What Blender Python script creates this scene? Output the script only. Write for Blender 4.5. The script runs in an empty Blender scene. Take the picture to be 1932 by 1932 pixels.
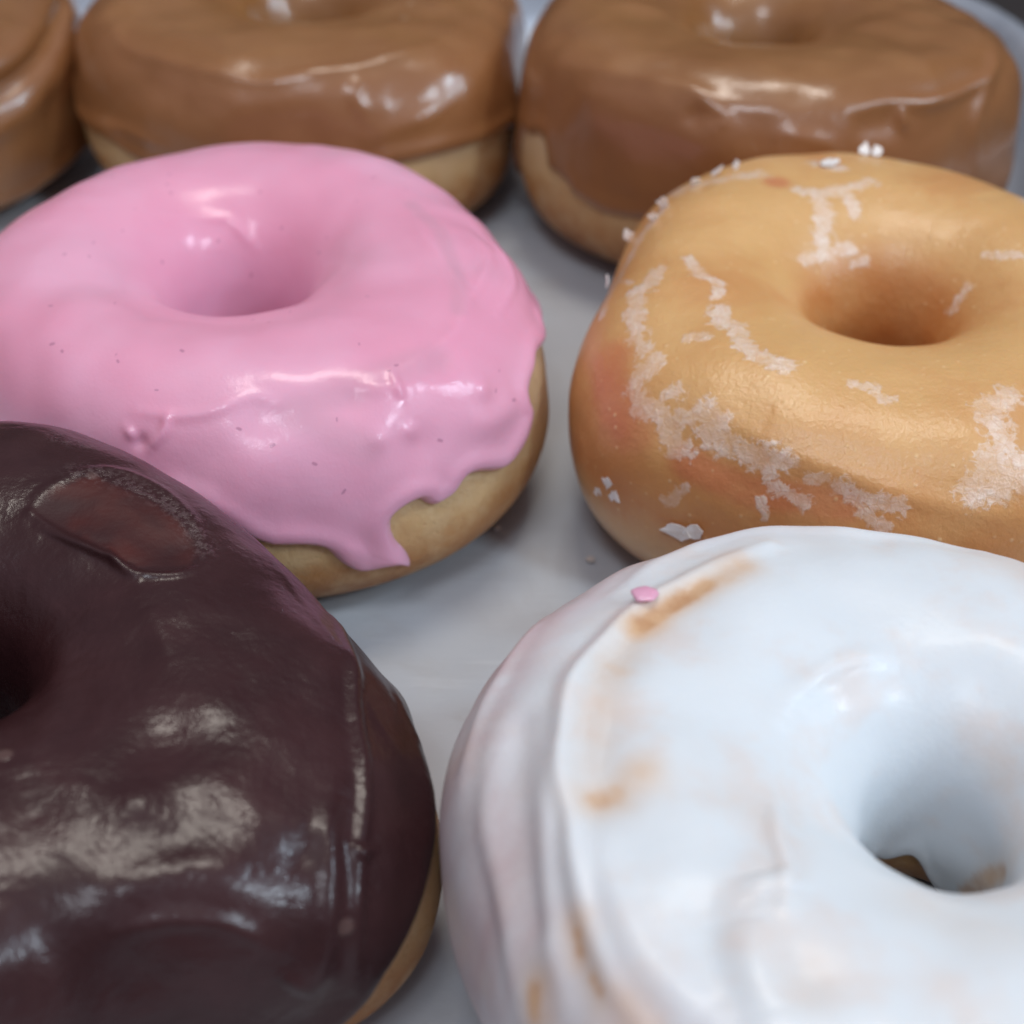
import bpy, math, random
import numpy as np

# ------------------------------------------------------------------ camera, world, lamps, exposure
# CORE-BEGIN  (doughnut surface: u = angle round the ring, v = angle round the section, 90 deg = top)
MM = 0.001
CAM = dict(f=3006.05 / 1932, pitch=38.20, roll=0.86, h=150.47)
# x, y, outer radius, height, throat radius, tilt x %, tilt y %, outline harmonics %, throat shift x, y
RINGS = {
 'pink': (-38.22, 203.96, 43.75, 37.45, 9.60, -1.89, 0.84, (-0.91, -2.55, -1.95, -3.00, 0.90, -0.21, 0.26, -0.36), -3.10, 2.01),
 'glazed': (52.90, 199.97, 44.84, 37.60, 8.20, -0.36, 4.05, (-1.62, 0.56, 1.11, -3.49, 0.93, 2.21, 2.14, -1.23), 0.34, -0.19),
 'choc': (-53.78, 119.90, 42.60, 33.70, 8.20, -12.41, 5.05, (0.36, -1.22, 4.54, -4.54, 6.82, -1.96, -4.91, -2.64), -8.0, 4.2),
 'white': (39.70, 105.73, 45.77, 37.86, 8.20, -3.13, -1.84, (1.31, -1.41, 0.51, 1.36, -0.52, -0.03, -0.02, 1.36), 3.43, -0.29),
 'maple_a': (-42.01, 307.64, 44.83, 38.18, 8.00, -0.88, -0.07, (0.14, 0.17, -1.07, -0.64, -1.79, 1.81, -2.24, 0.58), -0.23, 0.58),
 'maple_b': (45.74, 289.60, 45.35, 42.44, 8.30, -0.73, -2.56, (1.20, -0.68, 0.62, -2.02, -0.46, -0.82, 0.62, -2.35), -1.64, 1.37),
 'maple_c': (-131.8, 305.5, 44.50, 37.00, 8.00, 0, 0, (0,) * 8, 0, 0),
}
def sup(t, n):
    c = np.cos(t); return np.sign(c) * np.abs(c) ** (2 / n)
def surf(name, U, V):
    x, y, R, H, rh, tx, ty, h, sx, sy = RINGS[name]
    b = (R - rh) / 2
    cv = np.cos(V)
    mp = name.startswith('maple')
    nn = np.where(cv > 0, 2.9 if mp else 2.4, 2.05)
    rr = rh + b + b * sup(V, nn)
    zz = H / 2 + H / 2 * sup(V - np.pi / 2, 3.1 if mp else 2.6)
    # sagging foot: the base is drawn in, the belly pushed out a little below the middle
    w = np.clip((rr - rh) / (R - rh), 0, 1)
    m = 1 + w * sum(h[2*j] / 100 * np.cos(k*U) + h[2*j+1] / 100 * np.sin(k*U) for j, k in enumerate((2, 3, 4, 5)))
    X = rr * m * np.cos(U) + sx * (1 - w); Y = rr * m * np.sin(U) + sy * (1 - w)
    Z = zz + tx / 100 * X + ty / 100 * Y + R * np.hypot(tx, ty) * 0.005
    return np.stack([X, Y, Z], -1)
# CORE-END

scene = bpy.context.scene
COL = scene.collection
scene.view_settings.view_transform = 'Standard'
scene.view_settings.look = 'None'
scene.view_settings.exposure = 0.0
scene.view_settings.gamma = 1.0
scene.view_settings.use_curve_mapping = False
scene.cycles.max_bounces = 8
scene.cycles.sample_clamp_indirect = 4.0

cd = bpy.data.cameras.new('camera'); cam = bpy.data.objects.new('camera', cd); COL.objects.link(cam)
cd.sensor_width = 36.0; cd.lens = 36.0 * CAM['f']
cd.clip_start = 0.005; cd.clip_end = 30.0
cam.rotation_mode = 'XYZ'
from mathutils import Matrix, Vector
cam.matrix_world = (Matrix.Translation((0, 0, CAM['h'] * MM))
                    @ Matrix.Rotation(math.radians(90 - CAM['pitch']), 4, 'X')
                    @ Matrix.Rotation(math.radians(-CAM['roll'])*-1, 4, 'Z'))
cd.dof.use_dof = True; cd.dof.focus_distance = 0.190; cd.dof.aperture_fstop = 18.0
scene.camera = cam

world = bpy.data.worlds.new('World'); scene.world = world; world.use_nodes = True
wn = world.node_tree.nodes; wl = world.node_tree.links
for n_ in list(wn): wn.remove(n_)
wo = wn.new('ShaderNodeOutputWorld'); wb = wn.new('ShaderNodeBackground'); wl.new(wb.outputs[0], wo.inputs[0])
tc = wn.new('ShaderNodeTexCoord'); sep = wn.new('ShaderNodeSeparateXYZ'); wl.new(tc.outputs['Generated'], sep.inputs[0])
# an indoor room: pale ceiling overhead, darker walls, darkest towards the far low side
cr = wn.new('ShaderNodeValToRGB'); wl.new(sep.outputs['Z'], cr.inputs[0])
cr.color_ramp.elements[0].position = 0.0; cr.color_ramp.elements[0].color = (0.12, 0.10, 0.10, 1)
cr.color_ramp.elements[1].position = 1.0; cr.color_ramp.elements[1].color = (0.62, 0.60, 0.66, 1)
e_ = cr.color_ramp.elements.new(0.35); e_.color = (0.30, 0.27, 0.29, 1)
e_ = cr.color_ramp.elements.new(0.65); e_.color = (0.51, 0.47, 0.58, 1)
wnz = wn.new('ShaderNodeTexNoise'); wnz.inputs['Scale'].default_value = 2.2; wl.new(tc.outputs['Generated'], wnz.inputs[0])
wr = wn.new('ShaderNodeMapRange'); wr.inputs[1].default_value = .35; wr.inputs[2].default_value = .65; wr.inputs[3].default_value = .62; wr.inputs[4].default_value = 1.3
wl.new(wnz.outputs[0], wr.inputs[0])
wm = wn.new('ShaderNodeVectorMath'); wm.operation = 'SCALE'; wl.new(cr.outputs[0], wm.inputs[0]); wl.new(wr.outputs[0], wm.inputs['Scale'])
wy = wn.new('ShaderNodeMapRange'); wy.interpolation_type = 'SMOOTHSTEP'; wy.inputs[1].default_value = -.25; wy.inputs[2].default_value = .75
wy.inputs[3].default_value = 1.32; wy.inputs[4].default_value = .72; wl.new(sep.outputs['Y'], wy.inputs[0])
wm2 = wn.new('ShaderNodeVectorMath'); wm2.operation = 'SCALE'; wl.new(wm.outputs[0], wm2.inputs[0]); wl.new(wy.outputs[0], wm2.inputs['Scale'])
wl.new(wm2.outputs[0], wb.inputs[0]); wb.inputs[1].default_value = 0.56

def lamp(name, az, el, dist, sx, sy, power, color):
    """a rectangular lamp of the room; az clockwise from the far side, el above the tray"""
    L = bpy.data.lights.new(name, 'AREA'); L.shape = 'RECTANGLE'; L.size = sx; L.size_y = sy
    L.energy = power; L.color = color
    o = bpy.data.objects.new(name, L); COL.objects.link(o)
    a, e = math.radians(az), math.radians(el); tgt = Vector((0, 0.17, 0))
    d = Vector((math.sin(a) * math.cos(e), math.cos(a) * math.cos(e), math.sin(e)))
    o.location = tgt + d * dist
    o.rotation_euler = (-d).to_track_quat('-Z', 'Y').to_euler()
    return o
lamp('ceiling_panel', 15, 78, 2.0, 0.72, 0.40, 14.0, (1.0, 0.93, 0.84))
lamp('window', 92, 38, 1.8, 0.16, 0.34, 9.0, (0.66, 0.84, 1.0))
lamp('door_window', 124, 40, 1.9, 0.22, 0.30, 9.5, (0.72, 0.87, 1.0))
lamp('front_panel', -165, 60, 2.2, 0.6, 0.3, 11.0, (0.84, 0.91, 1.0))

# ------------------------------------------------------------------ helpers
def perlin(P, scale, seed=0, octaves=1, rough=0.5):
    P = P * scale; out = np.zeros(P.shape[:-1]); amp = 1.0
    rng = np.random.RandomState(seed); perm = rng.permutation(256); perm = np.concatenate([perm, perm, perm])
    G = rng.normal(size=(256, 3)); G /= np.linalg.norm(G, axis=1)[:, None]
    for o in range(octaves):
        Q = P * (2 ** o) + 17.3 * o; I = np.floor(Q).astype(int); f = Q - I; I &= 255
        w = f * f * f * (f * (f * 6 - 15) + 10); r = 0
        for dx in (0, 1):
            for dy in (0, 1):
                for dz in (0, 1):
                    g = G[perm[perm[perm[(I[..., 0] + dx) & 255] + ((I[..., 1] + dy) & 255)] + ((I[..., 2] + dz) & 255)]]
                    dd = f - np.array([dx, dy, dz])
                    wt = (w[..., 0] if dx else 1 - w[..., 0]) * (w[..., 1] if dy else 1 - w[..., 1]) * (w[..., 2] if dz else 1 - w[..., 2])
                    r = r + wt * (g * dd).sum(-1)
        out += r * amp; amp *= rough
    return out * 1.6

def polydist(P, line):
    """distance from every point of P to a polyline, and the position 0..1 along it"""
    line = np.asarray(line, float)
    best = np.full(P.shape[:-1], 1e9); pos = np.zeros(P.shape[:-1])
    if len(line) == 1:
        return np.linalg.norm(P - line[0], axis=-1), pos + .5
    L = np.linalg.norm(np.diff(line, axis=0), axis=1); T = max(L.sum(), 1e-6); acc = 0
    for a, b, l in zip(line[:-1], line[1:], L):
        ab = b - a; t = np.clip(((P - a) @ ab) / max(ab @ ab, 1e-9), 0, 1)
        d = np.linalg.norm(P - (a + t[..., None] * ab), axis=-1); m = d < best
        best = np.where(m, d, best); pos = np.where(m, (acc + t * l) / T, pos); acc += l
    return best, pos

def smooth_line(pts, n=6):
    """Catmull-Rom through the points"""
    p = np.asarray(pts, float)
    if len(p) < 3: return p
    q = np.vstack([2 * p[0] - p[1], p, 2 * p[-1] - p[-2]]); out = []
    for i in range(1, len(q) - 2):
        for t in np.arange(n) / n:
            out.append(0.5 * ((2 * q[i]) + (-q[i-1] + q[i+1]) * t + (2*q[i-1] - 5*q[i] + 4*q[i+1] - q[i+2]) * t*t + (-q[i-1] + 3*q[i] - 3*q[i+1] + q[i+2]) * t**3))
    out.append(p[-1]); return np.array(out)

def on(name, uvs):
    a = np.radians(np.asarray(uvs, float)); return surf(name, a[:, 0], a[:, 1])

def inside(px, py, poly):
    r = np.zeros(px.shape, bool); n = len(poly)
    for i in range(n):
        x1, y1 = poly[i]; x2, y2 = poly[(i + 1) % n]
        if y1 == y2: continue
        c = ((y1 > py) != (y2 > py)) & (px < (x2 - x1) * (py - y1) / (y2 - y1) + x1)
        r ^= c
    return r

def ss(x, a, b):
    t = np.clip((x - a) / (b - a), 0, 1); return t * t * (3 - 2 * t)

def mesh_from_grid(name, P, keep, mat, parent, attrs, wrap_v):
    nu, nv = P.shape[:2]
    idx = np.arange(nu * nv).reshape(nu, nv)
    a = idx; b = np.roll(idx, -1, 0)
    if wrap_v: c = np.roll(b, -1, 1); d = np.roll(a, -1, 1)
    else: a, b, c, d = a[:, :-1], b[:, :-1], np.roll(idx, -1, 0)[:, 1:], idx[:, 1:]
    F = np.stack([a, b, c, d], -1).reshape(-1, 4)
    if keep is not None:
        k = keep.ravel(); F = F[k[F].all(1)]
    used = np.zeros(nu * nv, bool); used[F] = True
    remap = np.cumsum(used) - 1
    F = remap[F]; V = P.reshape(-1, 3)[used] * MM
    me = bpy.data.meshes.new(name)
    me.vertices.add(len(V)); me.vertices.foreach_set('co', V.astype(np.float32).ravel())
    me.loops.add(F.size); me.loops.foreach_set('vertex_index', F.astype(np.int32).ravel())
    me.polygons.add(len(F)); me.polygons.foreach_set('loop_start', np.arange(0, F.size, 4, dtype=np.int32))
    me.update(calc_edges=True)
    me.polygons.foreach_set('use_smooth', np.ones(len(F), bool))
    for an, av in (attrs or {}).items():
        at = me.attributes.new(an, 'FLOAT', 'POINT'); at.data.foreach_set('value', av.reshape(-1)[used].astype(np.float32))
    me.materials.append(mat); me.update()
    o = bpy.data.objects.new(name, me); COL.objects.link(o); o.parent = parent
    return o

def normals(P, wrap_v=True):
    du = np.roll(P, -1, 0) - np.roll(P, 1, 0)
    dv = np.roll(P, -1, 1) - np.roll(P, 1, 1)
    if not wrap_v: dv[:, 0] = P[:, 1] - P[:, 0]; dv[:, -1] = P[:, -1] - P[:, -2]
    n = np.cross(du, dv); return n / (np.linalg.norm(n, axis=-1, keepdims=True) + 1e-12)

# ------------------------------------------------------------------ materials
class NT:
    def __init__(s, name):
        s.m = bpy.data.materials.new(name); s.m.use_nodes = True; s.t = s.m.node_tree
        s.n = s.t.nodes; s.l = s.t.links
        for x in list(s.n): s.n.remove(x)
        s.out = s.n.new('ShaderNodeOutputMaterial'); s.b = s.n.new('ShaderNodeBsdfPrincipled')
        s.l.new(s.b.outputs[0], s.out.inputs[0]); s.tc = s.n.new('ShaderNodeTexCoord')
    def put(s, node_in, v):
        if hasattr(v, 'is_output') or isinstance(v, bpy.types.NodeSocket): s.l.new(v, node_in)
        else: node_in.default_value = v
    def attr(s, name):
        a = s.n.new('ShaderNodeAttribute'); a.attribute_name = name; return a.outputs['Fac']
    def noise(s, scale, detail=3, rough=.5, dist=0, vec=None, stretch=None):
        n = s.n.new('ShaderNodeTexNoise'); n.inputs['Scale'].default_value = scale; n.inputs['Detail'].default_value = detail
        n.inputs['Roughness'].default_value = rough; n.inputs['Distortion'].default_value = dist
        v = vec or s.tc.outputs['Object']
        if stretch:
            mp = s.n.new('ShaderNodeMapping'); mp.inputs['Scale'].default_value = stretch; s.l.new(v, mp.inputs[0]); v = mp.outputs[0]
        s.l.new(v, n.inputs[0]); return n.outputs[0]
    def voro(s, scale, feat='F1'):
        n = s.n.new('ShaderNodeTexVoronoi'); n.inputs['Scale'].default_value = scale; n.feature = feat
        s.l.new(s.tc.outputs['Object'], n.inputs[0]); return n
    def math(s, op, a, b=0.0, c=0.0, clamp=False):
        n = s.n.new('ShaderNodeMath'); n.operation = op; n.use_clamp = clamp
        s.put(n.inputs[0], a); s.put(n.inputs[1], b); s.put(n.inputs[2], c); return n.outputs[0]
    def rng(s, v, a, b, c=0.0, d=1.0, smooth=True):
        n = s.n.new('ShaderNodeMapRange'); n.interpolation_type = 'SMOOTHSTEP' if smooth else 'LINEAR'
        s.put(n.inputs[0], v); s.put(n.inputs[1], a); s.put(n.inputs[2], b); s.put(n.inputs[3], c); s.put(n.inputs[4], d); return n.outputs[0]
    def mix(s, f, a, b):
        n = s.n.new('ShaderNodeMix'); n.data_type = 'RGBA'; s.put(n.inputs[0], f)
        s.put(n.inputs[6], a if not isinstance(a, tuple) else (*a, 1)); s.put(n.inputs[7], b if not isinstance(b, tuple) else (*b, 1)); return n.outputs[2]
    def ramp(s, v, stops):
        n = s.n.new('ShaderNodeValToRGB'); s.put(n.inputs[0], v); e = n.color_ramp.elements
        e[0].position, e[0].color = stops[0][0], (*stops[0][1], 1); e[1].position, e[1].color = stops[-1][0], (*stops[-1][1], 1)
        for p_, c_ in stops[1:-1]:
            x = e.new(p_); x.color = (*c_, 1)
        return n.outputs[0]
    def bump(s, h, dist, strength=1.0, prev=None):
        n = s.n.new('ShaderNodeBump'); n.inputs['Strength'].default_value = strength; n.inputs['Distance'].default_value = dist
        s.put(n.inputs['Height'], h)
        if prev is not None: s.l.new(prev, n.inputs['Normal'])
        return n.outputs[0]
    def set(s, **k):
        for a, v in k.items():
            nm = {'color': 'Base Color', 'rough': 'Roughness', 'coat': 'Coat Weight', 'coat_rough': 'Coat Roughness', 'sss': 'Subsurface Weight',
                  'sss_r': 'Subsurface Radius', 'sss_s': 'Subsurface Scale', 'normal': 'Normal', 'coat_normal': 'Coat Normal', 'spec': 'Specular IOR Level', 'metal': 'Metallic'}[a]
            if isinstance(v, tuple) and nm == 'Base Color': v = (*v, 1)
            s.put(s.b.inputs[nm], v)

def dough_material(name, glazed=False):
    t = NT(name)
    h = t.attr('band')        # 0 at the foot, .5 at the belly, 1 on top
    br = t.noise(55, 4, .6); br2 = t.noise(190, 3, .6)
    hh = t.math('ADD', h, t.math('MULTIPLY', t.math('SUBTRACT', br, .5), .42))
    if glazed:
        col = t.ramp(hh, [(0.0, (.40, .155, .045)), (.16, (.50, .22, .07)), (.26, (.66, .44, .24)), (.38, (.60, .34, .16)), (.50, (.54, .225, .080)),
                          (.70, (.60, .28, .095)), (1.0, (.655, .38, .150))])
        red = t.rng(t.attr('red'), .2, .9); col = t.mix(t.math('MULTIPLY', red, .7), col, (.56, .17, .075))
        hole = t.rng(t.attr('hole'), .1, .9); col = t.mix(t.math('MULTIPLY', hole, .75), col, (.50, .17, .04))
        dots = t.voro(680); dm = t.rng(t.math('ADD', dots.outputs['Distance'], t.math('MULTIPLY', t.noise(300, 2), .3)), .15, .42, 1, 0)
        sel = t.rng(dots.outputs['Color'], .45, .75)
        col = t.mix(t.math('MULTIPLY', t.math('MULTIPLY', dm, sel), .70), col, (.80, .57, .31))
        dd = t.voro(210); dk = t.math('MULTIPLY', t.rng(dd.outputs['Distance'], .05, .14, 1, 0), t.rng(dd.outputs['Color'], .68, .8))
        col = t.mix(t.math('MULTIPLY', dk, .35), col, (.36, .15, .05))
        mott = t.rng(t.noise(120, 5, .65), .35, .7); col = t.mix(t.math('MULTIPLY', mott, .30), col, (.72, .44, .19))
        brn = t.rng(t.noise(38, 4, .6, .4), .48, .72); col = t.mix(t.math('MULTIPLY', brn, .60), col, (.54, .22, .07))
        # cracked sugar: strokes laid on the mesh, edges broken by noise
        sg = t.attr('sugar'); n1 = t.noise(560, 6, .72, .8); n0 = t.voro(900)
        sv = t.math('ADD', sg, t.math('MULTIPLY', t.math('SUBTRACT', n1, .5), 1.9))
        sv = t.math('ADD', sv, t.math('MULTIPLY', t.math('SUBTRACT', n0.outputs['Distance'], .45), .55))
        m = t.math('MULTIPLY', t.math('MULTIPLY', t.rng(sv, .36, .66), t.rng(sg, .02, .12)), t.rng(t.noise(420, 3, .6), .3, .65, .55, 1.0))
        gr = t.rng(t.noise(1500, 3, .7), .3, .75)
        ck = t.n.new('ShaderNodeTexVoronoi'); ck.feature = 'DISTANCE_TO_EDGE'; ck.inputs['Scale'].default_value = 520; t.l.new(t.tc.outputs['Object'], ck.inputs[0])
        m = t.math('MULTIPLY', m, t.rng(ck.outputs['Distance'], .01, .06, .70, 1)); m = t.math('MULTIPLY', m, t.rng(t.noise(170, 3, .6), .35, .6, .62, 1.15))
        scol = t.mix(t.math('MULTIPLY', gr, .7), (.74, .56, .44), (.90, .80, .72))
        col = t.mix(t.math('MULTIPLY', m, .78), col, scol)
        nb = t.bump(t.noise(210, 6, .62), .0010, .34)
        nb = t.bump(t.math('MULTIPLY', dm, sel), .00014, .4, nb)
        nb = t.bump(t.noise(1500, 3, .65), .00020, .50, nb)
        nb = t.bump(t.math('MULTIPLY', m, t.noise(2600, 3, .7)), .00020, .5, nb)
        t.set(color=col, rough=t.math('ADD', .36, t.math('MULTIPLY', m, -.04)), coat=t.math('ADD', .30, t.math('MULTIPLY', m, .35)), coat_rough=.13,
              sss=.28, sss_r=(1.0, .45, .2), sss_s=.004, normal=nb, coat_normal=nb, spec=.45)
    else:
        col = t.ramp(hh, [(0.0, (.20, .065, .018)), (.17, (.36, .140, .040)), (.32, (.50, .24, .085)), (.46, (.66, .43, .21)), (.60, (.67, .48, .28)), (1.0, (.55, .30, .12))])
        sp = t.math('MULTIPLY', t.rng(t.noise(700, 2, .5), .66, .78), .35); col = t.mix(sp, col, (.30, .15, .06))
        col = t.mix(t.math('MULTIPLY', t.rng(br2, .42, .68), .35), col, (.74, .55, .32)); col = t.mix(t.math('MULTIPLY', t.rng(t.noise(95, 6, .7, .5), .50, .72), .45), col, (.40, .19, .065))
        pv = t.voro(650); pore = t.math('MULTIPLY', t.rng(pv.outputs['Distance'], .08, .22, 0, 1), 1.0)
        nb = t.bump(t.noise(230, 7, .68), .0011, .55); nb = t.bump(t.noise(420, 4, .6, .3, None, (1, 1, .3)), .0004, .35, nb); nb = t.bump(pore, .00022, .45, nb); nb = t.bump(t.noise(1700, 2, .5), .00018, .5, nb)
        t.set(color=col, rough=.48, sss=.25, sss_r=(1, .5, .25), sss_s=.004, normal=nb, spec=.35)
    return t.m

def pink_material():
    t = NT('pink_icing')
    n = t.noise(38, 3, .5)
    col = t.mix(t.rng(n, .35, .68), (.760, .325, .455), (.775, .395, .530))
    thin = t.rng(t.attr('thin'), .2, 1.0); col = t.mix(t.math('MULTIPLY', thin, .45), col, (.60, .31, .40))
    fl = t.rng(t.math('ADD', t.attr('fleck'), t.math('MULTIPLY', t.math('SUBTRACT', t.noise(1500, 3), .5), .5)), .30, .62)
    col = t.mix(t.math('MULTIPLY', fl, .50), col, (.30, .09, .18))
    nb = t.bump(t.noise(85, 4, .55), .0010, .24); nb = t.bump(t.noise(2800, 2, .6), .00010, .30, nb)
    t.set(color=col, rough=.42, coat=.36, coat_rough=.07, sss=.45, sss_r=(1, .45, .5), sss_s=.0035, normal=nb, coat_normal=nb, spec=.4)
    return t.m

def choc_material():
    t = NT('chocolate_icing')
    n = t.noise(60, 4, .6, .4)
    col = t.mix(t.rng(n, .35, .7), (.030, .010, .011), (.046, .017, .018))
    bare = t.rng(t.math('ADD', t.attr('bare'), t.math('MULTIPLY', t.math('SUBTRACT', t.noise(260, 5, .7), .5), 1.3)), .35, .85)
    col = t.mix(bare, col, t.mix(t.rng(t.noise(110, 3), .35, .65), (.036, .011, .012), (.066, .014, .012)))
    fr = t.math('MULTIPLY', t.attr('frost'), t.rng(t.noise(1300, 3, .7), .45, .62)); col = t.mix(t.math('MULTIPLY', fr, .35), col, (.16, .11, .11))
    v = t.voro(170); dots = t.math('MULTIPLY', t.rng(v.outputs['Distance'], .10, .20, 1, 0), t.rng(v.outputs['Color'], .82, .85))
    col = t.mix(t.math('MULTIPLY', dots, .30), col, (.22, .14, .12))
    strk = t.noise(230, 4, .6, 0, None, (1, .35, 1))
    nb = t.bump(t.noise(95, 3, .5, .4), .0022, .33); nb = t.bump(t.noise(620, 4, .65), .00034, .26, nb); nb = t.bump(strk, .0007, .05, nb); nb = t.bump(dots, .0003, .5, nb)
    nb = t.bump(fr, .00018, .4, nb)
    nb = t.bump(t.noise(1500, 2, .6), .00012, .42, nb)
    t.set(color=col, rough=t.math('ADD', .31, t.math('MULTIPLY', bare, .25)), coat=t.math('MULTIPLY', t.math('SUBTRACT', 1, bare), .20), coat_rough=.11, normal=nb, coat_normal=nb, spec=.26)
    return t.m

def white_material():
    t = NT('white_icing')
    n = t.noise(42, 3, .55)
    bare = t.attr('bare'); nn = t.math('MULTIPLY', t.math('SUBTRACT', t.noise(210, 5, .65), .5), 1.1)
    m = t.rng(t.math('ADD', bare, nn), .30, 1.0)
    thin = t.rng(n, .50, .78)
    col = t.mix(t.math('MULTIPLY', thin, .42), (.69, .73, .755), (.65, .56, .50))
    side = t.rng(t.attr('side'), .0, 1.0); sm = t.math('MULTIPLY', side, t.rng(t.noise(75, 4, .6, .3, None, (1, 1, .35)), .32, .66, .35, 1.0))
    col = t.mix(sm, col, (.58, .45, .46))  # mottled lilac streaks, plus the flank's grey shading put into the icing colour
    mot = t.rng(t.noise(95, 4, .6), .48, .72); col = t.mix(t.math('MULTIPLY', mot, .50), col, (.70, .59, .53))
    tint = t.math('MULTIPLY', t.attr('tint'), t.rng(t.noise(140, 4, .6), .25, .7, .55, 1.0)); col = t.mix(tint, col, (.66, .43, .25))
    col = t.mix(t.math('MULTIPLY', m, .88), col, t.mix(t.rng(t.noise(330, 3), .4, .7), (.62, .39, .22), (.50, .26, .12)))
    nb = t.bump(t.noise(75, 3, .5), .0012, .25); nb = t.bump(t.noise(1300, 2, .6), .00014, .3, nb)
    t.set(color=col, rough=.44, coat=.14, coat_rough=.18, sss=.45, sss_r=(1, .85, .75), sss_s=.004, normal=nb, coat_normal=nb, spec=.4)
    return t.m

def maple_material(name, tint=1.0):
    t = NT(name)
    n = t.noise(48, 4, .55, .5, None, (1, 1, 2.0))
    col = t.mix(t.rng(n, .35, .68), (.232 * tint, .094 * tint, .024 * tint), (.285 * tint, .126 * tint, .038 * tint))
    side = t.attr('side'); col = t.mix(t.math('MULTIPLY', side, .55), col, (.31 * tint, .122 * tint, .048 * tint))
    v = t.voro(140); dots = t.math('MULTIPLY', t.rng(v.outputs['Distance'], .07, .13, 1, 0), t.rng(v.outputs['Color'], .80, .83))
    col = t.mix(t.math('MULTIPLY', dots, .5), col, (.55, .40, .28))
    nb = t.bump(t.noise(90, 3, .5, .3), .0014, .30); nb = t.bump(dots, .0003, .5, nb); nb = t.bump(t.noise(2400, 2, .6), .00012, .35, nb)
    t.set(color=col, rough=.36, coat=.60, coat_rough=.06, sss=.12, sss_r=(1, .5, .3), sss_s=.003, normal=nb, coat_normal=nb, spec=.45)
    return t.m

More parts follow.
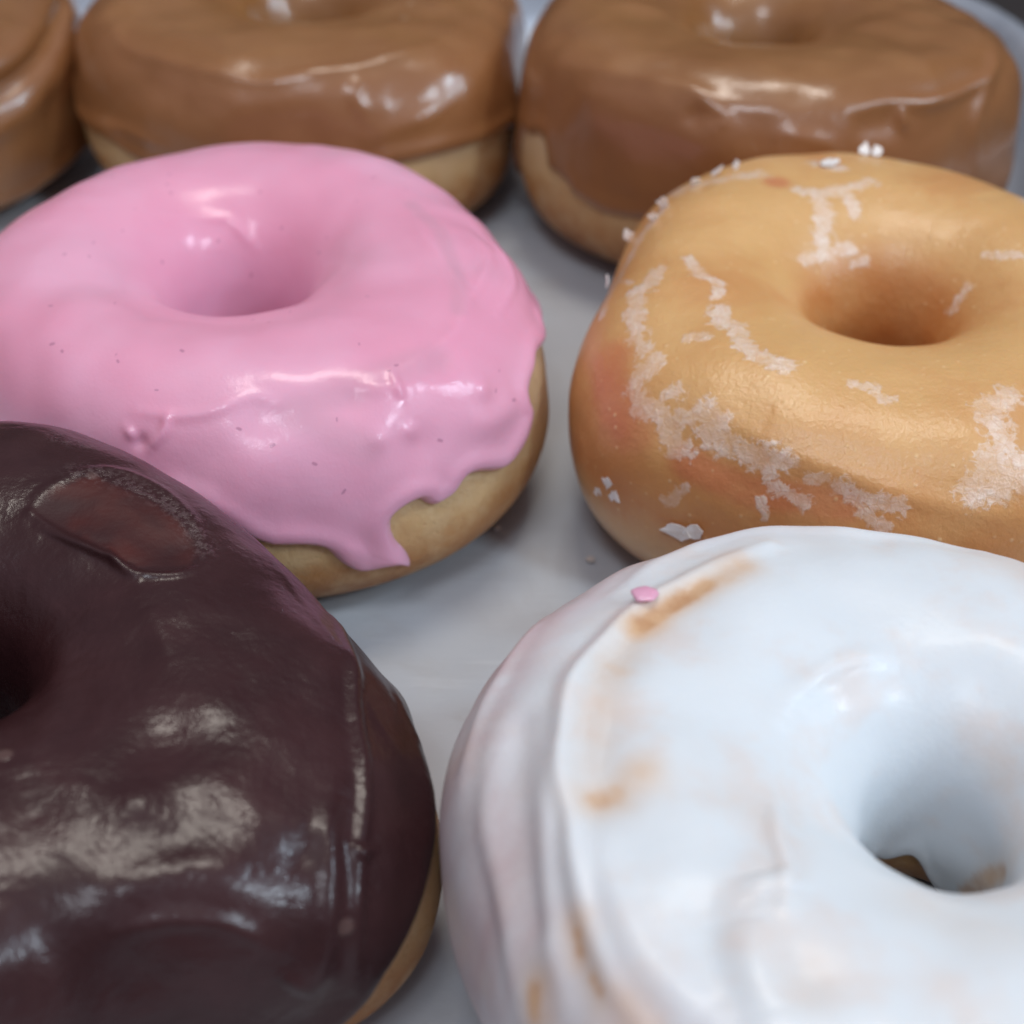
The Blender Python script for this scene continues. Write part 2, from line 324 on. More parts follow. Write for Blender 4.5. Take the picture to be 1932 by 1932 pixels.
# ------------------------------------------------------------------ doughnut builder
def make_doughnut(name, kind, label, group, dough_mat, ice_mat, ice_name, res, seed, edge=None, edge_default=-8, edge_wob=5,
                  thick=1.1, ridges=(), dents=(), masks=None, lump=1.2, lip=.35, hole_end=262, hole_wob=1.5):
    nu, nv = res
    root = bpy.data.objects.new(kind, None); COL.objects.link(root)
    x, y = RINGS[name][:2]; root.location = (x * MM, y * MM, 0)
    root['label'] = label; root['category'] = 'doughnut'
    if group: root['group'] = group
    u = np.linspace(-np.pi, np.pi, nu, endpoint=False); v = np.linspace(-np.pi / 2, 3 * np.pi / 2, nv, endpoint=False)
    # resample v evenly by arc length
    pr = surf(name, np.zeros(2000), np.linspace(-np.pi/2, 3*np.pi/2, 2000)); sl = np.concatenate([[0], np.cumsum(np.linalg.norm(np.diff(pr, axis=0), axis=1))])
    v = np.interp(np.linspace(0, sl[-1], nv, endpoint=False), sl, np.linspace(-np.pi/2, 3*np.pi/2, 2000))
    arc = np.interp(v, np.linspace(-np.pi/2, 3*np.pi/2, 2000), sl)
    U, V = np.meshgrid(u, v, indexing='ij')
    B = surf(name, U, V); N = normals(B)
    soft = np.clip(np.sin(V) * 1.2 + .9, 0, 1)          # the foot stays flat on the tray
    d0 = lump * (perlin(B, 1/22., seed) * .7 + perlin(B, 1/9., seed + 1) * .22) * soft
    band = np.clip(B[..., 2] / (RINGS[name][3]), 0, 1)
    base = B + N * (d0 - .15 - (0 if ice_mat is None else thick * .8) * ss(band, .35, .85))[..., None]
    Vd = np.degrees(V); Ud = np.degrees(U)
    outer = Vd < 90
    attrs = {'band': band}
    for mn, specs in (masks or {}).items():
        M = np.zeros(U.shape)
        for sp_ in specs:
            if sp_[0] == 'stroke':
                _, pts, w = sp_; L = on(name, pts); lo, hi = L.min(0) - w * 3, L.max(0) + w * 3
                s_ = ((B > lo) & (B < hi)).all(-1)
                d, _p = polydist(B[s_], L); M[s_] = np.maximum(M[s_], np.clip(1 - d / (w * 2), 0, 1))
            elif sp_[0] == 'blob':
                _, pts, w = sp_; L = on(name, pts); d, _p = polydist(B, L); M = np.maximum(M, np.exp(-(d / w) ** 2))
            elif sp_[0] == 'faint':
                _, pts, w, am = sp_; L = on(name, pts); d, _p = polydist(B, L); M = np.maximum(M, am * np.exp(-(d / w) ** 2))
            elif sp_[0] == 'poly':
                _, pts, w = sp_; pts = np.array(pts); L = on(name, np.vstack([pts, pts[:1]])); d, _p = polydist(B, L)
                i_ = inside(Ud, Vd, pts); sd = np.where(i_, d, -d); M = np.maximum(M, ss(sd, -w, w))
            elif sp_[0] == 'func':
                M = np.maximum(M, sp_[1](Ud, Vd))
        attrs[mn] = M
    relief = np.zeros(U.shape)
    for pts, w, amp in ridges:
        L = smooth_line(on(name, pts)); lo, hi = L.min(0) - w * 3, L.max(0) + w * 3
        s_ = ((B > lo) & (B < hi)).all(-1)
        d, p_ = polydist(B[s_], L); relief[s_] += amp * np.exp(-(d / w) ** 2) * (np.sin(np.pi * np.clip(p_, .03, .97)) ** .5)
    for pts, w, amp in dents:
        d, p_ = polydist(B, on(name, pts)); relief += amp * np.exp(-(d / w) ** 2)
    if ice_mat is None:
        base = base + N * relief[..., None]
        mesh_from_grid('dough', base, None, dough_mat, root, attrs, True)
        return root
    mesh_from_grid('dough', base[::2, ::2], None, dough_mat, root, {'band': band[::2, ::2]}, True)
    # icing: offset shell, running below the dough surface outside its edge
    R = RINGS[name][2]
    if edge is None: edge = []
    e = np.array(sorted_edge(edge, edge_default, edge_wob, seed))
    ex = np.radians(e[:, 0]) * R; ey = np.interp(np.radians(e[:, 1]), v, arc)
    X = U * R * np.clip(np.linalg.norm(B[..., :2], axis=-1) / R, .85, 1.05); Y = np.broadcast_to(arc, U.shape)
    X = U * R
    top = np.interp(np.radians(88), v, arc)
    poly = np.vstack([np.stack([ex, ey], 1), [[np.pi * R + 5, ey[-1]], [np.pi * R + 5, 1e3], [-np.pi * R - 5, 1e3], [-np.pi * R - 5, ey[0]]]])
    near = (Y > ey.min() - 6) & (Y < ey.max() + 8)
    ins = np.ones(U.shape, bool); ins[Y <= ey.min() - 6] = False
    ins[near] = inside(X[near], Y[near], poly)
    sd = np.where(ins, 20., -20.)
    line = np.stack([ex, ey], 1); line = np.vstack([[line[0, 0] - 8, line[0, 1]], line, [line[-1, 0] + 8, line[-1, 1]]])
    d, _p = polydist(np.stack([X[near], Y[near]], -1), line); sd[near] = np.where(ins[near], d, -d)
    # the other end, deep in the hole
    he = np.interp(np.radians(hole_end), v, arc) + hole_wob * (np.sin(3 * U + seed) + .4 * np.sin(8 * U)); sd = np.minimum(sd, he - Y)
    w0 = 1.15
    q = np.clip(sd / w0, 0, 1); t = thick * np.sqrt(1 - (1 - q) ** 2) - .32 * (1 - q)
    t += lip * np.exp(-((sd - 2.0) / 1.5) ** 2) * (sd > 0) * q
    t = np.where(sd < 0, -.32 + sd * .35, t)
    t += relief * ss(sd, .3, 2.0)
    t += lump * .22 * perlin(B * np.array([1, 1, .8]), 1/7., seed + 5) * ss(sd, .5, 3)
    t = np.where(sd > 2.5, np.maximum(t, .15), t)
    P = base + N * t[..., None]
    mesh_from_grid(ice_name, P, sd > -1.2, ice_mat, root, attrs, True)
    return root

def sorted_edge(edge, default, wob, seed):
    """close a partly observed edge all the way round with a gently wandering line"""
    rng = np.random.RandomState(seed); ph = rng.uniform(0, 6.28, 6)
    def f(u): a = math.radians(u); return default + wob * (math.sin(3*a + ph[0]) * .5 + math.sin(7*a + ph[1]) * .35 + math.sin(12*a + ph[2]) * .3 + math.sin(21*a + ph[3]) * .15)
    out = []
    spans = sorted([list(s) for s in edge], key=lambda s: s[0][0])
    u = -180.0
    for s in spans:
        s0, s1 = s[0], s[-1]
        g = np.arange(u, s0[0] - 3, 4.0)
        out += [(a, f(a) + (s0[1] - f(s0[0])) * math.exp(-((a - s0[0]) / 9) ** 2)) for a in g]
        sm = smooth_line(s, 3); out += [tuple(p) for p in sm]
        u = s1[0] + 4
        last = s1
        k = np.arange(u, min(u + 16, 180), 4.0)
        out += [(a, f(a) + (last[1] - f(last[0])) * math.exp(-((a - last[0]) / 9) ** 2)) for a in k]; u = (k[-1] + 4) if len(k) else u
    out += [(a, f(a)) for a in np.arange(u, 180.1, 4.0)]
    return out

# ------------------------------------------------------------------ the setting: counter, tray, paper liner
def simple(name, color, rough, **k):
    t = NT(name); t.set(color=color, rough=rough, **k); return t.m

def mesh_obj(name, verts, faces, mat, parent=None, smooth=True):
    me = bpy.data.meshes.new(name); me.from_pydata([tuple(c * MM for c in v) for v in verts], [], faces); me.update()
    me.polygons.foreach_set('use_smooth', np.full(len(faces), smooth)); me.materials.append(mat)
    o = bpy.data.objects.new(name, me); COL.objects.link(o); o.parent = parent; return o

ct = NT('counter'); ct.set(color=ct.mix(ct.rng(ct.noise(9, 4), .3, .7), (.010, .008, .008), (.022, .018, .017)), rough=.55)
o = mesh_obj('counter', [(-2500, -1500, -6), (2500, -1500, -6), (2500, 3500, -6), (-2500, 3500, -6)], [(0, 1, 2, 3)], ct.m, smooth=False)
o['kind'] = 'structure'

mt = NT('tray_metal')
mt.set(color=mt.mix(mt.rng(mt.noise(30, 4, .6), .35, .7), (.34, .38, .44), (.50, .54, .60)), rough=mt.rng(mt.noise(24, 4, .6), .3, .7, .38, .55), metal=.55,
       normal=mt.bump(mt.noise(300, 3, .6, 0, None, (1, .1, 1)), .0002, .4))
def rrect(x0, y0, x1, y1, r, z, n=14):
    p = []
    for cx, cy, a0 in ((x1 - r, y1 - r, 0), (x0 + r, y1 - r, 90), (x0 + r, y0 + r, 180), (x1 - r, y0 + r, 270)):
        for k in range(n + 1):
            a = math.radians(a0 + 90 * k / n); p.append((cx + r * math.cos(a), cy + r * math.sin(a), z))
    return p
# section of the tray from the floor out over the rolled rim: inset from the outer edge, height
sec = [(22, -1.2), (17, -1.0), (13.5, .6), (11, 4), (9.5, 8), (7.5, 12.5), (5, 15.4), (2.8, 16.6), (1.0, 16.4), (0.0, 15.0), (.1, 13.4), (1.2, 12.4), (3.0, 12.2),
       (6.2, 9.5), (8.6, 3.5), (11.5, -.5), (15, -3), (22, -4)]
V_, F_ = [], []
X0, Y0, X1, Y1, RR = -330, -60, 116, 395, 60
loops = [rrect(X0 + i, Y0 + i, X1 - i, Y1 - i, RR - i, z) for i, z in sec]; m_ = len(loops[0])
for lp in loops: V_ += lp
for k in range(len(loops) - 1):
    for j in range(m_):
        a = k * m_ + j; b = k * m_ + (j + 1) % m_; F_.append((a, b, b + m_, a + m_))
F_.append(tuple(range(m_))); F_.append(tuple(reversed(range((len(loops) - 1) * m_, len(loops) * m_))))
tray = mesh_obj('tray', V_, F_, mt.m); tray['label'] = 'grey metal serving tray with a curved raised rim holding all the doughnuts'; tray['category'] = 'tray'

pm = NT('liner_paper')
pc = pm.mix(pm.rng(pm.noise(14, 4, .55), .35, .68), (.42, .44, .465), (.51, .54, .575))
pc = pm.mix(pm.math('MULTIPLY', pm.rng(pm.noise(60, 5, .7), .5, .72), .22), pc, (.42, .40, .37))
pl = pm.noise(55, 5, .6, 1.2, None, (.25, 1, 1)); scr = pm.math('MULTIPLY', pm.rng(pm.noise(120, 2, .4, 2.5, None, (.12, 1.6, 1)), .60, .63), pm.rng(pm.noise(30, 3), .5, .6))
pc = pm.mix(pm.math('MULTIPLY', scr, .16), pc, (.62, .64, .66)); gre = pm.rng(pm.noise(26, 5, .65, .8), .54, .70); pc = pm.mix(pm.math('MULTIPLY', gre, .40), pc, (.36, .34, .33))
pn = pm.bump(pm.noise(40, 4, .6, .4), .0012, .30); pn = pm.bump(pl, .0006, .30, pn); pn = pm.bump(pm.noise(900, 3, .6, 0, None, (.25, 1, 1)), .00012, .5, pn)
pm.set(color=pc, rough=pm.rng(pm.noise(26, 5, .65, .8), .5, .7, .48, .34), spec=.45, normal=pn, coat=.15, coat_rough=.35)
nx, ny = 210, 220; gx = np.linspace(-308, 94, nx); gy = np.linspace(-38, 373, ny)
GX, GY = np.meshgrid(gx, gy, indexing='ij')
G3 = np.stack([GX, GY, GX * 0], -1)
Z = .15 + .35 * (perlin(G3, 1/45., 3) + .6) * .5
# shallow ridge added to stand in for the lit sliver between chocolate and white
dsliver, pf = polydist(np.stack([GX, GY], -1), [(-7.5, 70), (-3.6, 110)]); Z = np.maximum(Z, Z + 1.2 * np.exp(-(dsliver / 1.6) ** 2))
Z[0] = Z[-1] = .2
Fp = [(i * ny + j, (i + 1) * ny + j, (i + 1) * ny + j + 1, i * ny + j + 1) for i in range(nx - 1) for j in range(ny - 1)]
paper = mesh_obj('paper_liner', [tuple(p) for p in np.stack([GX, GY, Z], -1).reshape(-1, 3)], Fp, pm.m)
paper['label'] = 'pale grey greaseproof paper lining the tray under the doughnuts'; paper['category'] = 'paper'

# ------------------------------------------------------------------ the doughnuts
plain_dough = dough_material('fried_dough'); glazed_dough = dough_material('glazed_dough', True)
side_mask = lambda a, b: [('func', lambda Ud, Vd: ss(Vd, a, b) if a < b else 1 - ss(Vd, b, a))]

_r = random.Random(5); FLECKS = []
for a_, b_ in [(-142.8, 82), (-130.3, 65.5), (-97.5, 82.5), (-60, 116), (-84.5, 46.5), (-72.2, 29.5), (-78.8, 38), (-45.8, 6.5), (33.5, 132.5), (29.8, 141), (88.2, 164), (111.5, 146), (161.8, 144), (291.8, 15.5), (248, 70), (310.8, 25), (309.5, 62.5), (429.2, 137.5)]:
    FLECKS.append(('stroke', [(a_ - .25, b_ - _r.uniform(-.5, .5)), (a_ + .3, b_ + _r.uniform(-1.0, 1.0))], _r.uniform(.13, .22)))
for k in range(42):
    a_, b_ = _r.uniform(-180, 180), _r.choice((_r.uniform(10, 88), _r.uniform(80, 130))); l_ = _r.uniform(.05, .35)
    FLECKS.append(('stroke', [(a_ - l_, b_ - _r.uniform(-1, 1)), (a_ + l_, b_ + _r.uniform(-1, 1))], _r.uniform(.08, .17)))
pink = make_doughnut('pink', 'pink_iced_doughnut', 'pink iced doughnut with dark flecks and a pointed drip running down its front', None,
    plain_dough, pink_material(), 'icing', (1150, 620), 11,
    edge=[[(-80.8, -0.5), (-74.8, -1), (-71.8, -3), (-69.8, -8.5), (-66.8, -14.5), (-62.8, -15.5), (-60, -16.5), (-57.2, -21), (-56.8, -18), (-58.2, -10), (-60, -4), (-60.5, 1), (-58.5, 3.5), (-55.2, 4.5), (-53.5, 2), (-51.8, 1), (-48, 2), (-45.5, 5), (-42.8, 4.5), (-37.5, 1), (-33.2, 1.5), (-28.5, 5), (-25.5, 11), (-25.2, 19), (-20.5, 22.5), (-16, 25), (-7.8, 18.5), (-3.7, 20.5)]],
    edge_default=6, edge_wob=5, thick=1.25, lip=.45, lump=1.1,
    ridges=[([(-104.2, 48), (-96.5, 49.5), (-89.5, 53.5), (-81, 61.5), (-76.8, 58.5)], .9, .34),
            ([(-61.5, 63.5), (-50.5, 62), (-44.5, 62), (-37, 63), (-29.5, 65.5), (-21.2, 70.5), (-12, 79.5), (8, 89.5), (26, 88.5)], 1.3, .30),
            ([(-52, 62), (-53, 55), (-53.2, 47.5)], .7, .35),
            ([(-20, 68.5), (-8.8, 67), (4, 62.5), (14.8, 66.5)], .9, .30),
            ([(-18, 54.5), (-3.7, 50.5), (8, 53), (24, 58)], .9, .35),
            ([(-106.2, 39), (-104, 34.5)], .7, .40), ([(-101.2, 32), (-98.5, 41.5), (-98, 49)], .7, .45),
            ([(-43.2, 26.5), (-37, 22), (-29.8, 21)], 2.2, .55),
            ([(135.2, 125), (123, 130), (106.5, 133.5), (99.8, 138), (85, 150.5)], 1.0, .28),
            ([(-61.3, 59.5), (-55.8, 55.5), (-50, 52.5)], 1.2, .35),
            ([(-68.5, -1.5), (-65, -5), (-57.2, -17.5)], 1.0, .25)],
    dents=[([(-79.5, 52), (-71, 53.5), (-63.5, 54.5)], 3.2, -.55), ([(-40.8, 57.5)], 2.5, -.5), ([(-103.2, 34)], 1.0, -.5),
           ([(-52.2, 26)], 3.0, -.4), ([(-37, 36.5)], 1.6, .45), ([(-60.3, 34.5)], 1.5, .3), ([(-54, 34)], 1.2, .3)],
    masks={'fleck': FLECKS,
           'thin': [('blob', [(30, 86.5), (10, 83), (-12.5, 77), (-26, 69.5)], 1.6), ('blob', [(-62.8, 32), (-73.8, 53), (-41.8, 59)], 3.0)]})

glazed = make_doughnut('glazed', 'glazed_doughnut', 'plain golden glazed doughnut with cracked flakes of white sugar', None,
    glazed_dough, None, '', (1250, 660), 23, lump=1.3,
    ridges=[([(-132.2, 52), (-125.5, 46), (-115.5, 39.5), (-101.8, 35), (-89.2, 30.5), (-75.5, 24.5)], 1.6, .40),
            ([(-122.8, 51.5), (-116.7, 50.5), (-111.2, 51.5)], 2.5, .30)],
    dents=[([(-137, 32.5), (-122.2, 22.5), (-105, 22)], 3.0, -.35), ([(140, 83.5)], 4.0, .4)],
    masks={'sugar': [('stroke', [(101, 78.5), (98.8, 83), (95.5, 85.5)], 1.20),
        ('stroke', [(115.5, 98), (110.2, 103), (97.8, 102), (86.8, 96)], 1.04), ('stroke', [(110.2, 103), (110.8, 114.5), (118.2, 127), (123, 135.5)], 1.41),
        ('stroke', [(97.8, 102), (96.2, 117.5)], 0.98), ('stroke', [(138.5, 134.5), (122, 137), (104.8, 137)], 1.09),
        ('stroke', [(176, 84), (185, 88.5), (191, 95.5), (198, 92)], 0.87),
        ('stroke', [(-157, 90.5), (-150.8, 87.5), (-147, 89.5), (-138, 83.5), (-131.8, 81), (-125.7, 81)], 1.31), ('stroke', [(-150, 74), (-147.8, 79)], 0.87),
        ('stroke', [(-180, 70.5), (-173.5, 66.5), (-173.5, 60), (-164.2, 60), (-158.2, 57), (-153.5, 56)], 1.31), ('stroke', [(169.5, 29.5), (181, 56)], 0.54),
        ('stroke', [(-149.5, 56.5), (-149.5, 47.5), (-148.3, 40.5), (-144.5, 37), (-140.8, 37), (-137.2, 30), (-133.8, 26.5)], 1.41),
        ('stroke', [(-136.5, 41), (-133, 47), (-131, 37.5), (-126.5, 35.5), (-121, 34.5), (-117.3, 36)], 1.63), ('stroke', [(-121, 34.5), (-118.5, 28)], 1.09),
        ('stroke', [(-131.2, 46), (-129.2, 40.5)], 1.52),
        ('stroke', [(-142, 47), (-140.8, 52)], 0.87), ('stroke', [(-116.7, 22.5), (-114.5, 22), (-112, 19)], 1.09),
        ('stroke', [(-106.5, 30), (-103, 27.5), (-99.2, 27.5), (-95.8, 27)], 1.09), ('stroke', [(-101.2, 21), (-97.8, 17.5)], 0.98),
        ('stroke', [(-108.5, 82.5), (-103.8, 83.5), (-100.2, 76.5), (-98, 80)], 0.77),
        ('stroke', [(-71.2, 78.5), (-77.8, 75.5), (-77, 65.5), (-77.5, 55.5), (-81.2, 48.5), (-84.2, 36.5), (-78.8, 38), (-75.5, 39.5)], 1.74),
        ('stroke', [(-78.2, 49), (-75.2, 43.5)], 2.40),
        ('stroke', [(101, 144.5), (93.5, 143.5)], 0.65), ('stroke', [(14, 138), (8.8, 150)], 0.87), ('stroke', [(24, 120), (14.3, 108)], 0.65),
        ('stroke', [(-134.5, 4.5), (-132, 11.5)], 0.77), ('stroke', [(-119, 15.5), (-117.8, 10)], 0.65),
        ('stroke', [(-173.5, 38.5), (-189.2, 37.5), (-200.5, 46), (-213, 55.5)], 0.87), ('stroke', [(-111.8, 31), (-108.8, 32)], 0.77),
        ('stroke', [(130, 30), (138, 55), (120, 80)], 1.5), ('stroke', [(40, 70), (20, 40), (35, 10)], 1.6), ('stroke', [(75, 60), (90, 20)], 1.4)],
      'red': [('blob', [(-158.2, 40), (-154, 32), (-144.5, 25.5)], 4.5), ('blob', [(-132.8, 22), (-122, 18), (-105.2, 23)], 3.0), ('blob', [(118.5, 89)], 2.6)],
      'hole': [('func', lambda Ud, Vd: ss(Vd, 118, 170))]})

white = make_doughnut('white', 'white_iced_doughnut', 'white iced doughnut with a few bare tan patches, nearest on the right', None,
    plain_dough, white_material(), 'icing', (1250, 680), 37,
    edge=[], edge_default=-46, edge_wob=5, thick=.9, lip=.2, lump=1.4, hole_end=200, hole_wob=3.0,
    ridges=[([(110.2, 70), (125.5, 74), (140.5, 73.5), (153.5, 72.5), (165, 70.5), (174.8, 69), (184.2, 66.5), (193.2, 64.5), (201, 59.5), (210, 53.5), (219, 48.5), (224.2, 47)], 1.25, 1.15),
            ([(157.3, 123.5), (146.2, 122.5), (133, 122.5), (117.8, 122), (105.8, 123), (94.8, 125.5)], 1.2, .55),
            ([(-165.8, 120.5), (-151.8, 111), (-142.2, 105), (-132.8, 93.5)], .9, .7),
            ([(-142.2, 97.5), (-135.8, 94.5)], 2.6, .9), ([(-137.2, 85.5), (-129, 77), (-123.8, 69.5)], 2.4, .8),
            ([(-164.8, 73.5), (-155.5, 65.5), (-140.2, 59.5), (-129.5, 59.5)], 2.2, .6),
            ([(145, 32), (159, 39), (170.5, 35.5), (178.8, 30)], 1.3, .65),
            ([(-179.2, 63.5), (-168.5, 57), (-155.8, 45), (-145.2, 33)], 1.5, .8),
            ([(176.8, 43.5), (188.2, 35.5), (200.8, 27.5), (210.8, 17)], 1.6, .6),
            ([(139, 59), (124, 55), (106.2, 54.5), (91, 62.5), (69, 54)], 1.3, .6),
            ([(-172, 150), (-238.5, 187), (-116.7, 139), (-95.2, 127)], 1.6, .25)],
    dents=[([(134.5, 78.5), (152, 78.5), (167.5, 78.5), (182.2, 76.5), (191, 75)], 3.0, -.7), ([(-160, 131)], 4.0, -.6), ([(-122.2, 82)], 3.0, -.6),
           ([(173.2, 55.5), (189.8, 50), (204.8, 39)], 1.8, -.5), ([(-141.2, 81.5), (-129, 71)], 3.0, -.5), ([(108.8, 99), (86, 113)], 4, -.5)],
    masks={'tint': [('faint', [(148.3, 77.5), (157.5, 78.5), (164.2, 78.5), (173.5, 78), (182.2, 75.5), (190, 72.5)], 2.6, .42), ('faint', [(159.2, 78.5), (160.5, 81)], 1.8, .55),
                    ('faint', [(147.8, 78), (140.5, 79.5), (129.5, 80.5), (120.5, 79.5)], 2.3, .95), ('faint', [(-169.5, 72.5), (-169.8, 78.5), (-172, 85)], 2.6, .85),
                    ('faint', [(-151, 51), (-147, 46)], 1.6, .6), ('faint', [(-145, 46), (-141.2, 43)], 1.5, .5), ('faint', [(-149.2, 27.5), (-146.5, 21)], 2.2, .6),
                    ('faint', [(-109.2, 120), (-92.8, 112)], 3.5, .22), ('faint', [(-140.5, 47.5), (-135, 47.5)], 2.0, .4), ('faint', [(24.8, 188.5), (1, 173)], 2.5, .35),
                    ('faint', [(-121.5, 81)], 3.0, .20), ('faint', [(43.5, 154)], 2.5, .18)],
      'bare': [('blob', [(146.5, 77.5), (140.5, 79.5), (129.5, 80.5)], 1.6), ('faint', [(-169, 73), (-169.5, 78)], 1.6, .8),
                    ('faint', [(-150, 49.5), (-148, 46.5)], .9, .9),
                    ('faint', [(-144, 45), (-142.2, 44)], .9, .7), ('faint', [(-149.5, 25.5), (-147.5, 20.5)], 1.3, .8), ('faint', [(-121.5, 81)], 3.0, .25),
                    ('faint', [(-109, 118), (-92.8, 112)], 3.5, .28), ('faint', [(75.8, 87), (62.5, 83.5)], 4, .3), ('faint', [(134, 111.5), (162, 110.5)], 4, .22),
                    ('faint', [(-165, 49.5), (-160.8, 37.5)], 3.0, .25), ('faint', [(-165.2, 106.5), (-163, 120.5)], 2.5, .25), ('faint', [(-140, 46), (-135.8, 47)], 2.0, .4),
                    ('faint', [(35.8, 196), (3, 177)], 1.8, .8)],
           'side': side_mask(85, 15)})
# the thinner, half see-through streaks and the small rubbed spots
wi = [c for c in white.children if c.name.startswith('icing')][0]

choc = make_doughnut('choc', 'chocolate_iced_doughnut', 'dark chocolate iced doughnut with a bald reddish oval near its rim, nearest on the left', None,
    plain_dough, choc_material(), 'icing', (1200, 660), 51,
    edge=[[(-36, -12), (-30, -2), (-23, 9), (-16, 15), (-9, 17), (-2, 18), (5, 17), (12, 11), (20, 1), (30, -10)]],
    edge_default=-22, edge_wob=4, thick=1.1, lip=.3, lump=1.25,
    ridges=[([(78.2, 108), (62.8, 111), (49, 109), (40, 106.5), (32.2, 101.5), (30, 91), (33.2, 82)], .55, .50),
            ([(47.8, 105), (38, 106.5), (30.2, 103.5)], .5, .45), ([(72.2, 112.5), (53, 111.5), (36.2, 103)], .4, .35),
            ([(78.2, 108), (79.5, 94.5), (75, 76), (66.2, 67), (52, 70), (35.8, 78.5)], .8, .28),
            ([(27.8, 28), (11.5, 47), (-2, 53.5), (-10.5, 52), (-17.5, 47.5), (-24, 41), (-29.5, 25.5), (-33, 4.5)], .9, .75),
            ([(-18.2, 56.5), (-25, 50), (-31.5, 33.5), (-36, 15), (-38.2, 5)], 1.4, .85),
            ([(47.2, 43), (32.5, 51), (20.8, 50.5), (9.2, 50), (0.5, 45.5), (-4.8, 34.5), (-9, 23)], .9, .12),
            ([(14, 23.5), (3.5, 26), (-1.8, 11)], .7, .15),
            ([(-24, 45), (-23.8, 40.5), (-22, 38.5)], .6, .6),
            ([(-16.2, 0.5), (-20.8, 6), (-25.8, 2.5), (-28, -1.5)], .7, .4),
            ([(22.5, 139), (-12, 134.5), (-39.5, 118), (-53, 106.5)], 2.0, .45),
            ([(-54.5, 58), (-48.5, 57.5), (-42.2, 57.5), (-38, 48.5)], 2.0, .55),
            ([(-56.5, 42), (-48.5, 43), (-43, 38), (-40, 27)], .9, .35),
            ([(17.8, 105.5), (8.2, 103.5), (-2.2, 101)], 1.4, .35), ([(-40.2, 17), (-38, 9.5)], .7, .4)],
    dents=[([(66.8, 98), (53, 92.5), (41.2, 87.5)], 3.2, -.50), ([(-36.8, 73.5), (-40.2, 70.5)], 3.5, -.5), ([(-26.8, 91)], 4.0, -.35), ([(-58.2, 25)], 4.0, -.5),
           ([(-11, 87.5)], 3.5, .4), ([(-41.8, 83)], 2.2, .4), ([(-29.8, 51)], 2, -.5)],
    masks={'bare': [('poly', [(78, 107.5), (79.2, 95), (73.8, 81.5), (62.2, 77), (51.2, 76.5), (38.5, 80.5), (33, 87), (33, 91.5), (35.2, 100), (42.5, 105), (51.5, 107), (64.2, 109)], 1.6)],
           'frost': [('blob', [(77.5, 83), (68, 75.5), (58, 73), (49.8, 73), (39.8, 78.5)], 1.6), ('blob', [(89, 65.5), (83.8, 62.5)], 1.2)]})

mk = [maple_material('maple_icing', 1.0), maple_material('shaded_maple_icing', .88)]  # second one is a darker copy: shade on the far-left doughnut painted in
maple_a = make_doughnut('maple_a', 'maple_iced_doughnut', 'brown maple iced doughnut behind the pink one, middle of the back row', 'brown iced doughnuts in the back row',
    plain_dough, mk[0], 'icing', (760, 420), 67,
    edge=[[(-165, 0.5), (-153.2, -2), (-139.3, -0.5), (-130.3, -1.5), (-122.5, -2)], [(-65, 1), (-57, 1.5), (-46.5, 1.5), (-33.5, 0.5), (-23.5, -0.5)]],
    edge_default=-20, edge_wob=4, thick=1.2, lip=.45, lump=1.3,
    ridges=[([(-158.2, 59.5), (-140, 53), (-126.3, 56), (-108, 54.5), (-95.2, 49.5), (-82, 56), (-66, 63.5), (-47, 69.5), (-30.2, 65)], 1.5, .50),
            ([(-161.5, -0.5), (-135.2, 3.5), (-118.2, 3.5)], 1.3, .55), ([(-70, 54.5), (-71.8, 39.5), (-70, 22.5)], 1.6, .45),
            ([(-69.8, 13), (-57.7, 19), (-44.8, 27)], 1.8, .40)],
    dents=[([(-59.8, 42.5)], 5.0, -.5), ([(-127.2, 32), (-110.8, 36)], 5, -.4)],
    masks={'side': side_mask(80, 30)})
maple_b = make_doughnut('maple_b', 'maple_iced_doughnut', 'brown maple iced doughnut behind the glazed one, beside the tray rim', 'brown iced doughnuts in the back row',
    plain_dough, mk[0], 'icing', (820, 460), 71,
    edge=[[(p_[0], p_[1] - 5) for p_ in [(-161, 7), (-157.8, 6.5), (-152, 8.5), (-149.2, 4), (-145.8, 3.5), (-142, 2), (-141, 0), (-137.8, -1), (-131.8, -3), (-126, -2), (-121.8, -1)]]],
    edge_default=-30, edge_wob=4, thick=1.0, lip=.2, lump=1.4,
    ridges=[([(-77.2, 44.5), (-70.5, 46.5), (-64, 46.5), (-56.5, 41), (-46, 41), (-31.8, 45.5), (-20.2, 54)], 1.3, .70),
            ([(-63, 43), (-63, 34.5), (-61.8, 27.5)], 1.2, .65), ([(-114, 52), (-109.2, 44.5), (-105.5, 38.5), (-107, 30)], 1.3, .35),
            ([(-155, 37), (-138.2, 49.5), (-121.8, 54), (-102.8, 47), (-86.8, 44)], 1.6, .35),
            ([(-92.2, 30.5), (-86.8, 29), (-79.8, 24)], 1.5, .5), ([(-20.8, 49.5), (-36, 37), (-41, 16), (-39, 1)], 1.5, .5)],
    dents=[([(-73.5, 33), (-67.8, 33)], 2.4, -.7), ([(-112.5, 35.5)], 2.0, -.6), ([(-53.2, 22)], 4, -.5)],
    masks={'side': side_mask(80, 20)})
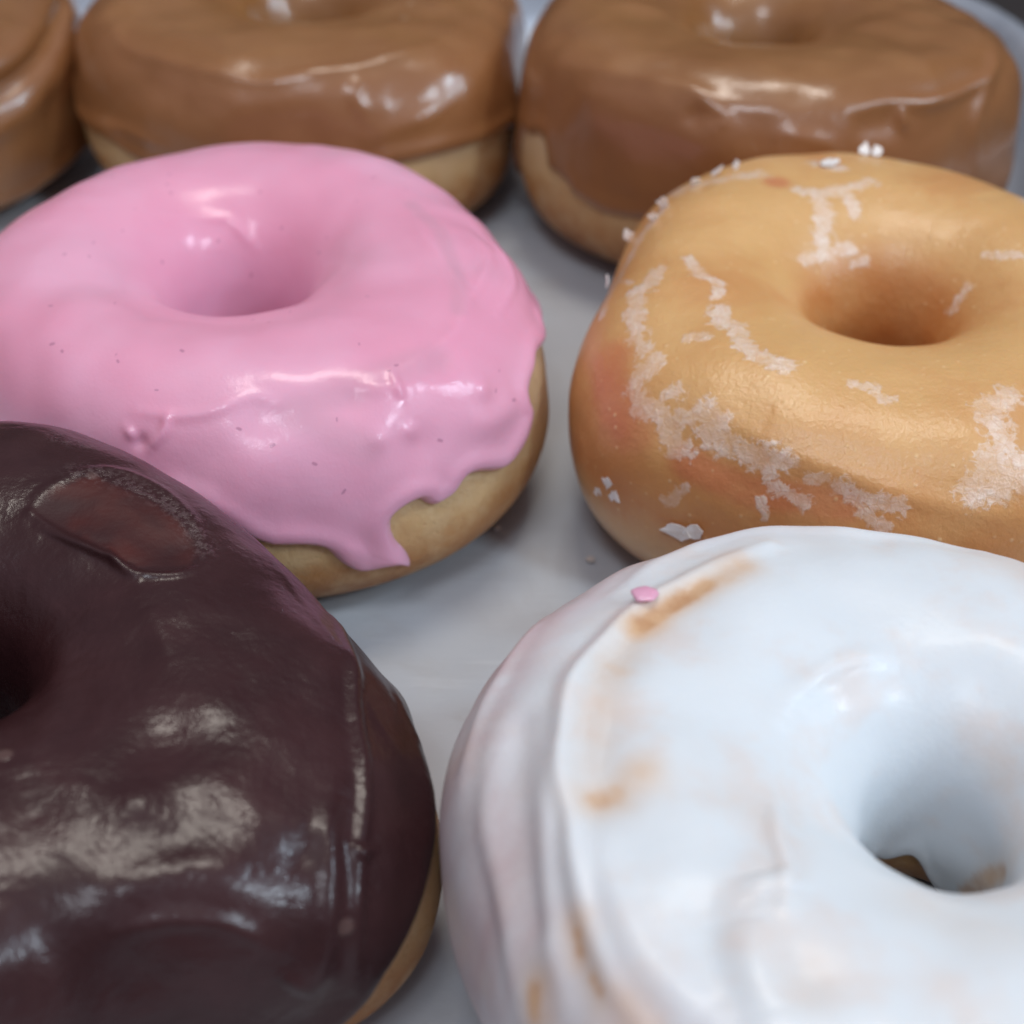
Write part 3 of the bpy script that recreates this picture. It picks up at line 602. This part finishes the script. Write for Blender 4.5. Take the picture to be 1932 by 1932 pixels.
maple_c = make_doughnut('maple_c', 'maple_iced_doughnut', 'brown maple iced doughnut cut off by the left edge of the photo, in shade', 'brown iced doughnuts in the back row',
    plain_dough, mk[1], 'icing', (640, 360), 83, edge=[], edge_default=-34, edge_wob=6, thick=1.2, lip=.6, lump=1.6,
    ridges=[([(-100, 6), (-70, 12), (-45, 16), (-20, 28), (0, 40), (20, 40)], 1.5, -2.0), ([(-100, 20), (-70, 28), (-45, 32), (-20, 44), (0, 56)], 2.2, .9), ([(-95, -6), (-70, 0), (-45, 2), (-20, 12), (0, 22)], 2.4, 1.1), ([(-60, 66), (-40, 60), (-20, 66)], 1.6, .5)], masks={'side': side_mask(80, 20)})

# ------------------------------------------------------------------ small things: lifted sugar flakes, a pink drop, crumbs
def shard(name, size, seed, mat, parent=None, loc=(0, 0, 0), nrm=(0, 0, 1), lift=0.0, tilt=35, t=.28):
    """a jagged thin flake of dried sugar: a fanned outline given a thickness and a curl"""
    rng = random.Random(seed); n = 13; out = []
    ax = rng.uniform(1.2, 1.9)
    for k in range(n):
        a = 2 * math.pi * k / n; r = size * (.55 + .55 * rng.random()); out.append((r * math.cos(a) * ax, r * math.sin(a)))
    V, F = [(0, 0, t * .6)], []
    for s, z in ((1, t / 2), (1, -t / 2)):
        for px_, py_ in out: V.append((px_ * s, py_ * s, z + .10 * px_ * px_ / size + .12 * rng.uniform(-1, 1) * t))
    V.append((0, 0, -t * .5))
    for k in range(n):
        a, b = 1 + k, 1 + (k + 1) % n; F += [(0, a, b), (a, a + n, b + n, b), (2 * n + 1, b + n, a + n)]
    o = mesh_obj(name, V, F, mat, parent, False)
    q = Vector(nrm).normalized().to_track_quat('Z', 'Y')
    o.rotation_mode = 'QUATERNION'
    from mathutils import Quaternion
    o.rotation_quaternion = q @ Quaternion((0, 0, 1), rng.uniform(0, 6.28)) @ Quaternion((0, 1, 0), math.radians(tilt * rng.uniform(.3, 1)))
    o.location = tuple((c + lift * m) * MM for c, m in zip(loc, Vector(nrm).normalized()))
    return o
fm = NT('sugar_flake'); fm.set(color=fm.mix(fm.rng(fm.noise(900, 3), .3, .7), (.82, .76, .70), (.92, .90, .88)), rough=.35, sss=.2, sss_r=(1, .8, .6), sss_s=.002)
def on_surface(name, uv_):
    e = .5; a = on(name, [uv_])[0]; b = on(name, [(uv_[0] + e, uv_[1])])[0]; c = on(name, [(uv_[0], uv_[1] + e)])[0]
    n = np.cross(b - a, c - a); return a, n / np.linalg.norm(n)
flakes = [(p, s) for p, s in zip(
    [(126, 62.5), (120.5, 64.5), (133.8, 61), (146.2, 55.5), (152, 54), (150.2, 30), (172, 34), (85.5, 58.5), (82.5, 59), (211.2, -4), (214.5, 0), (228, -2), (230.8, -0.5), (97.8, 82)],
    (1.1, .7, 1.0, 1.1, .8, 1.0, .6, 1.0, 1.1, .8, 1.4, 1.5, 1.2, 1.5))]
for k, (p, s) in enumerate(flakes):
    a, n = on_surface('glazed', p); flat = k >= 9
    shard('sugar_flake', s, 100 + k, fm.m, glazed, a, n, .02 if flat else .35, 4 if flat else 70, .12)

def blob_obj(name, size, mat, parent, loc, squash=(1, 1, .6), seed=0):
    n1, n2 = 20, 12; V = []; F = []
    for i in range(n2 + 1):
        th = math.pi * i / n2
        for j in range(n1):
            ph = 2 * math.pi * j / n1; d = np.array([math.sin(th) * math.cos(ph), math.sin(th) * math.sin(ph), math.cos(th)])
            r = size * (1 + .28 * float(perlin(d[None] * 1.0, 1.6, seed)[0])); V.append(tuple(d * r * np.array(squash)))
    for i in range(n2):
        for j in range(n1): a = i * n1 + j; b = i * n1 + (j + 1) % n1; F.append((a, b, b + n1, a + n1) if 0 else (a, a + n1, b + n1, b))
    o = mesh_obj(name, V, F, mat, parent); o.location = tuple(c * MM for c in loc); return o
a, n = on_surface('white', [(140.5, 73.5)][0])
o = blob_obj('pink_icing_drop', 1.15, bpy.data.materials['pink_icing'], white, a + n * .85, (1.3, 1.0, .32), 4)

cm = NT('crumb'); cm.set(color=(.62, .55, .50), rough=.5, sss=.2, sss_r=(1, .8, .6), sss_s=.002)
for (x, y, s, sd, lb, kind) in ((11.6, 179.3, .6, 1, 'tiny beige crumb on the paper just above the white doughnut', 'shard'),
                          (-2.2, 186.4, .55, 2, 'tiny pale sugar crumb on the paper close to the front of the pink doughnut', 'blob'),
                          (13.8, 189.5, 1.1, 3, 'thin pale sugar splinter on the paper touching the foot of the glazed doughnut', 'shard')):
    if kind == 'blob': o = blob_obj('sugar_crumb', s, cm.m, None, (x, y, .45 + s * .5), (1, 1, .8), sd)
    else: o = shard('sugar_crumb', s, 40 + sd, cm.m, None, (x, y, .45 + .3), (0, 0, 1), 0, 14, .3)
    o['label'] = lb; o['category'] = 'crumb'; o['group'] = 'crumbs on the paper'
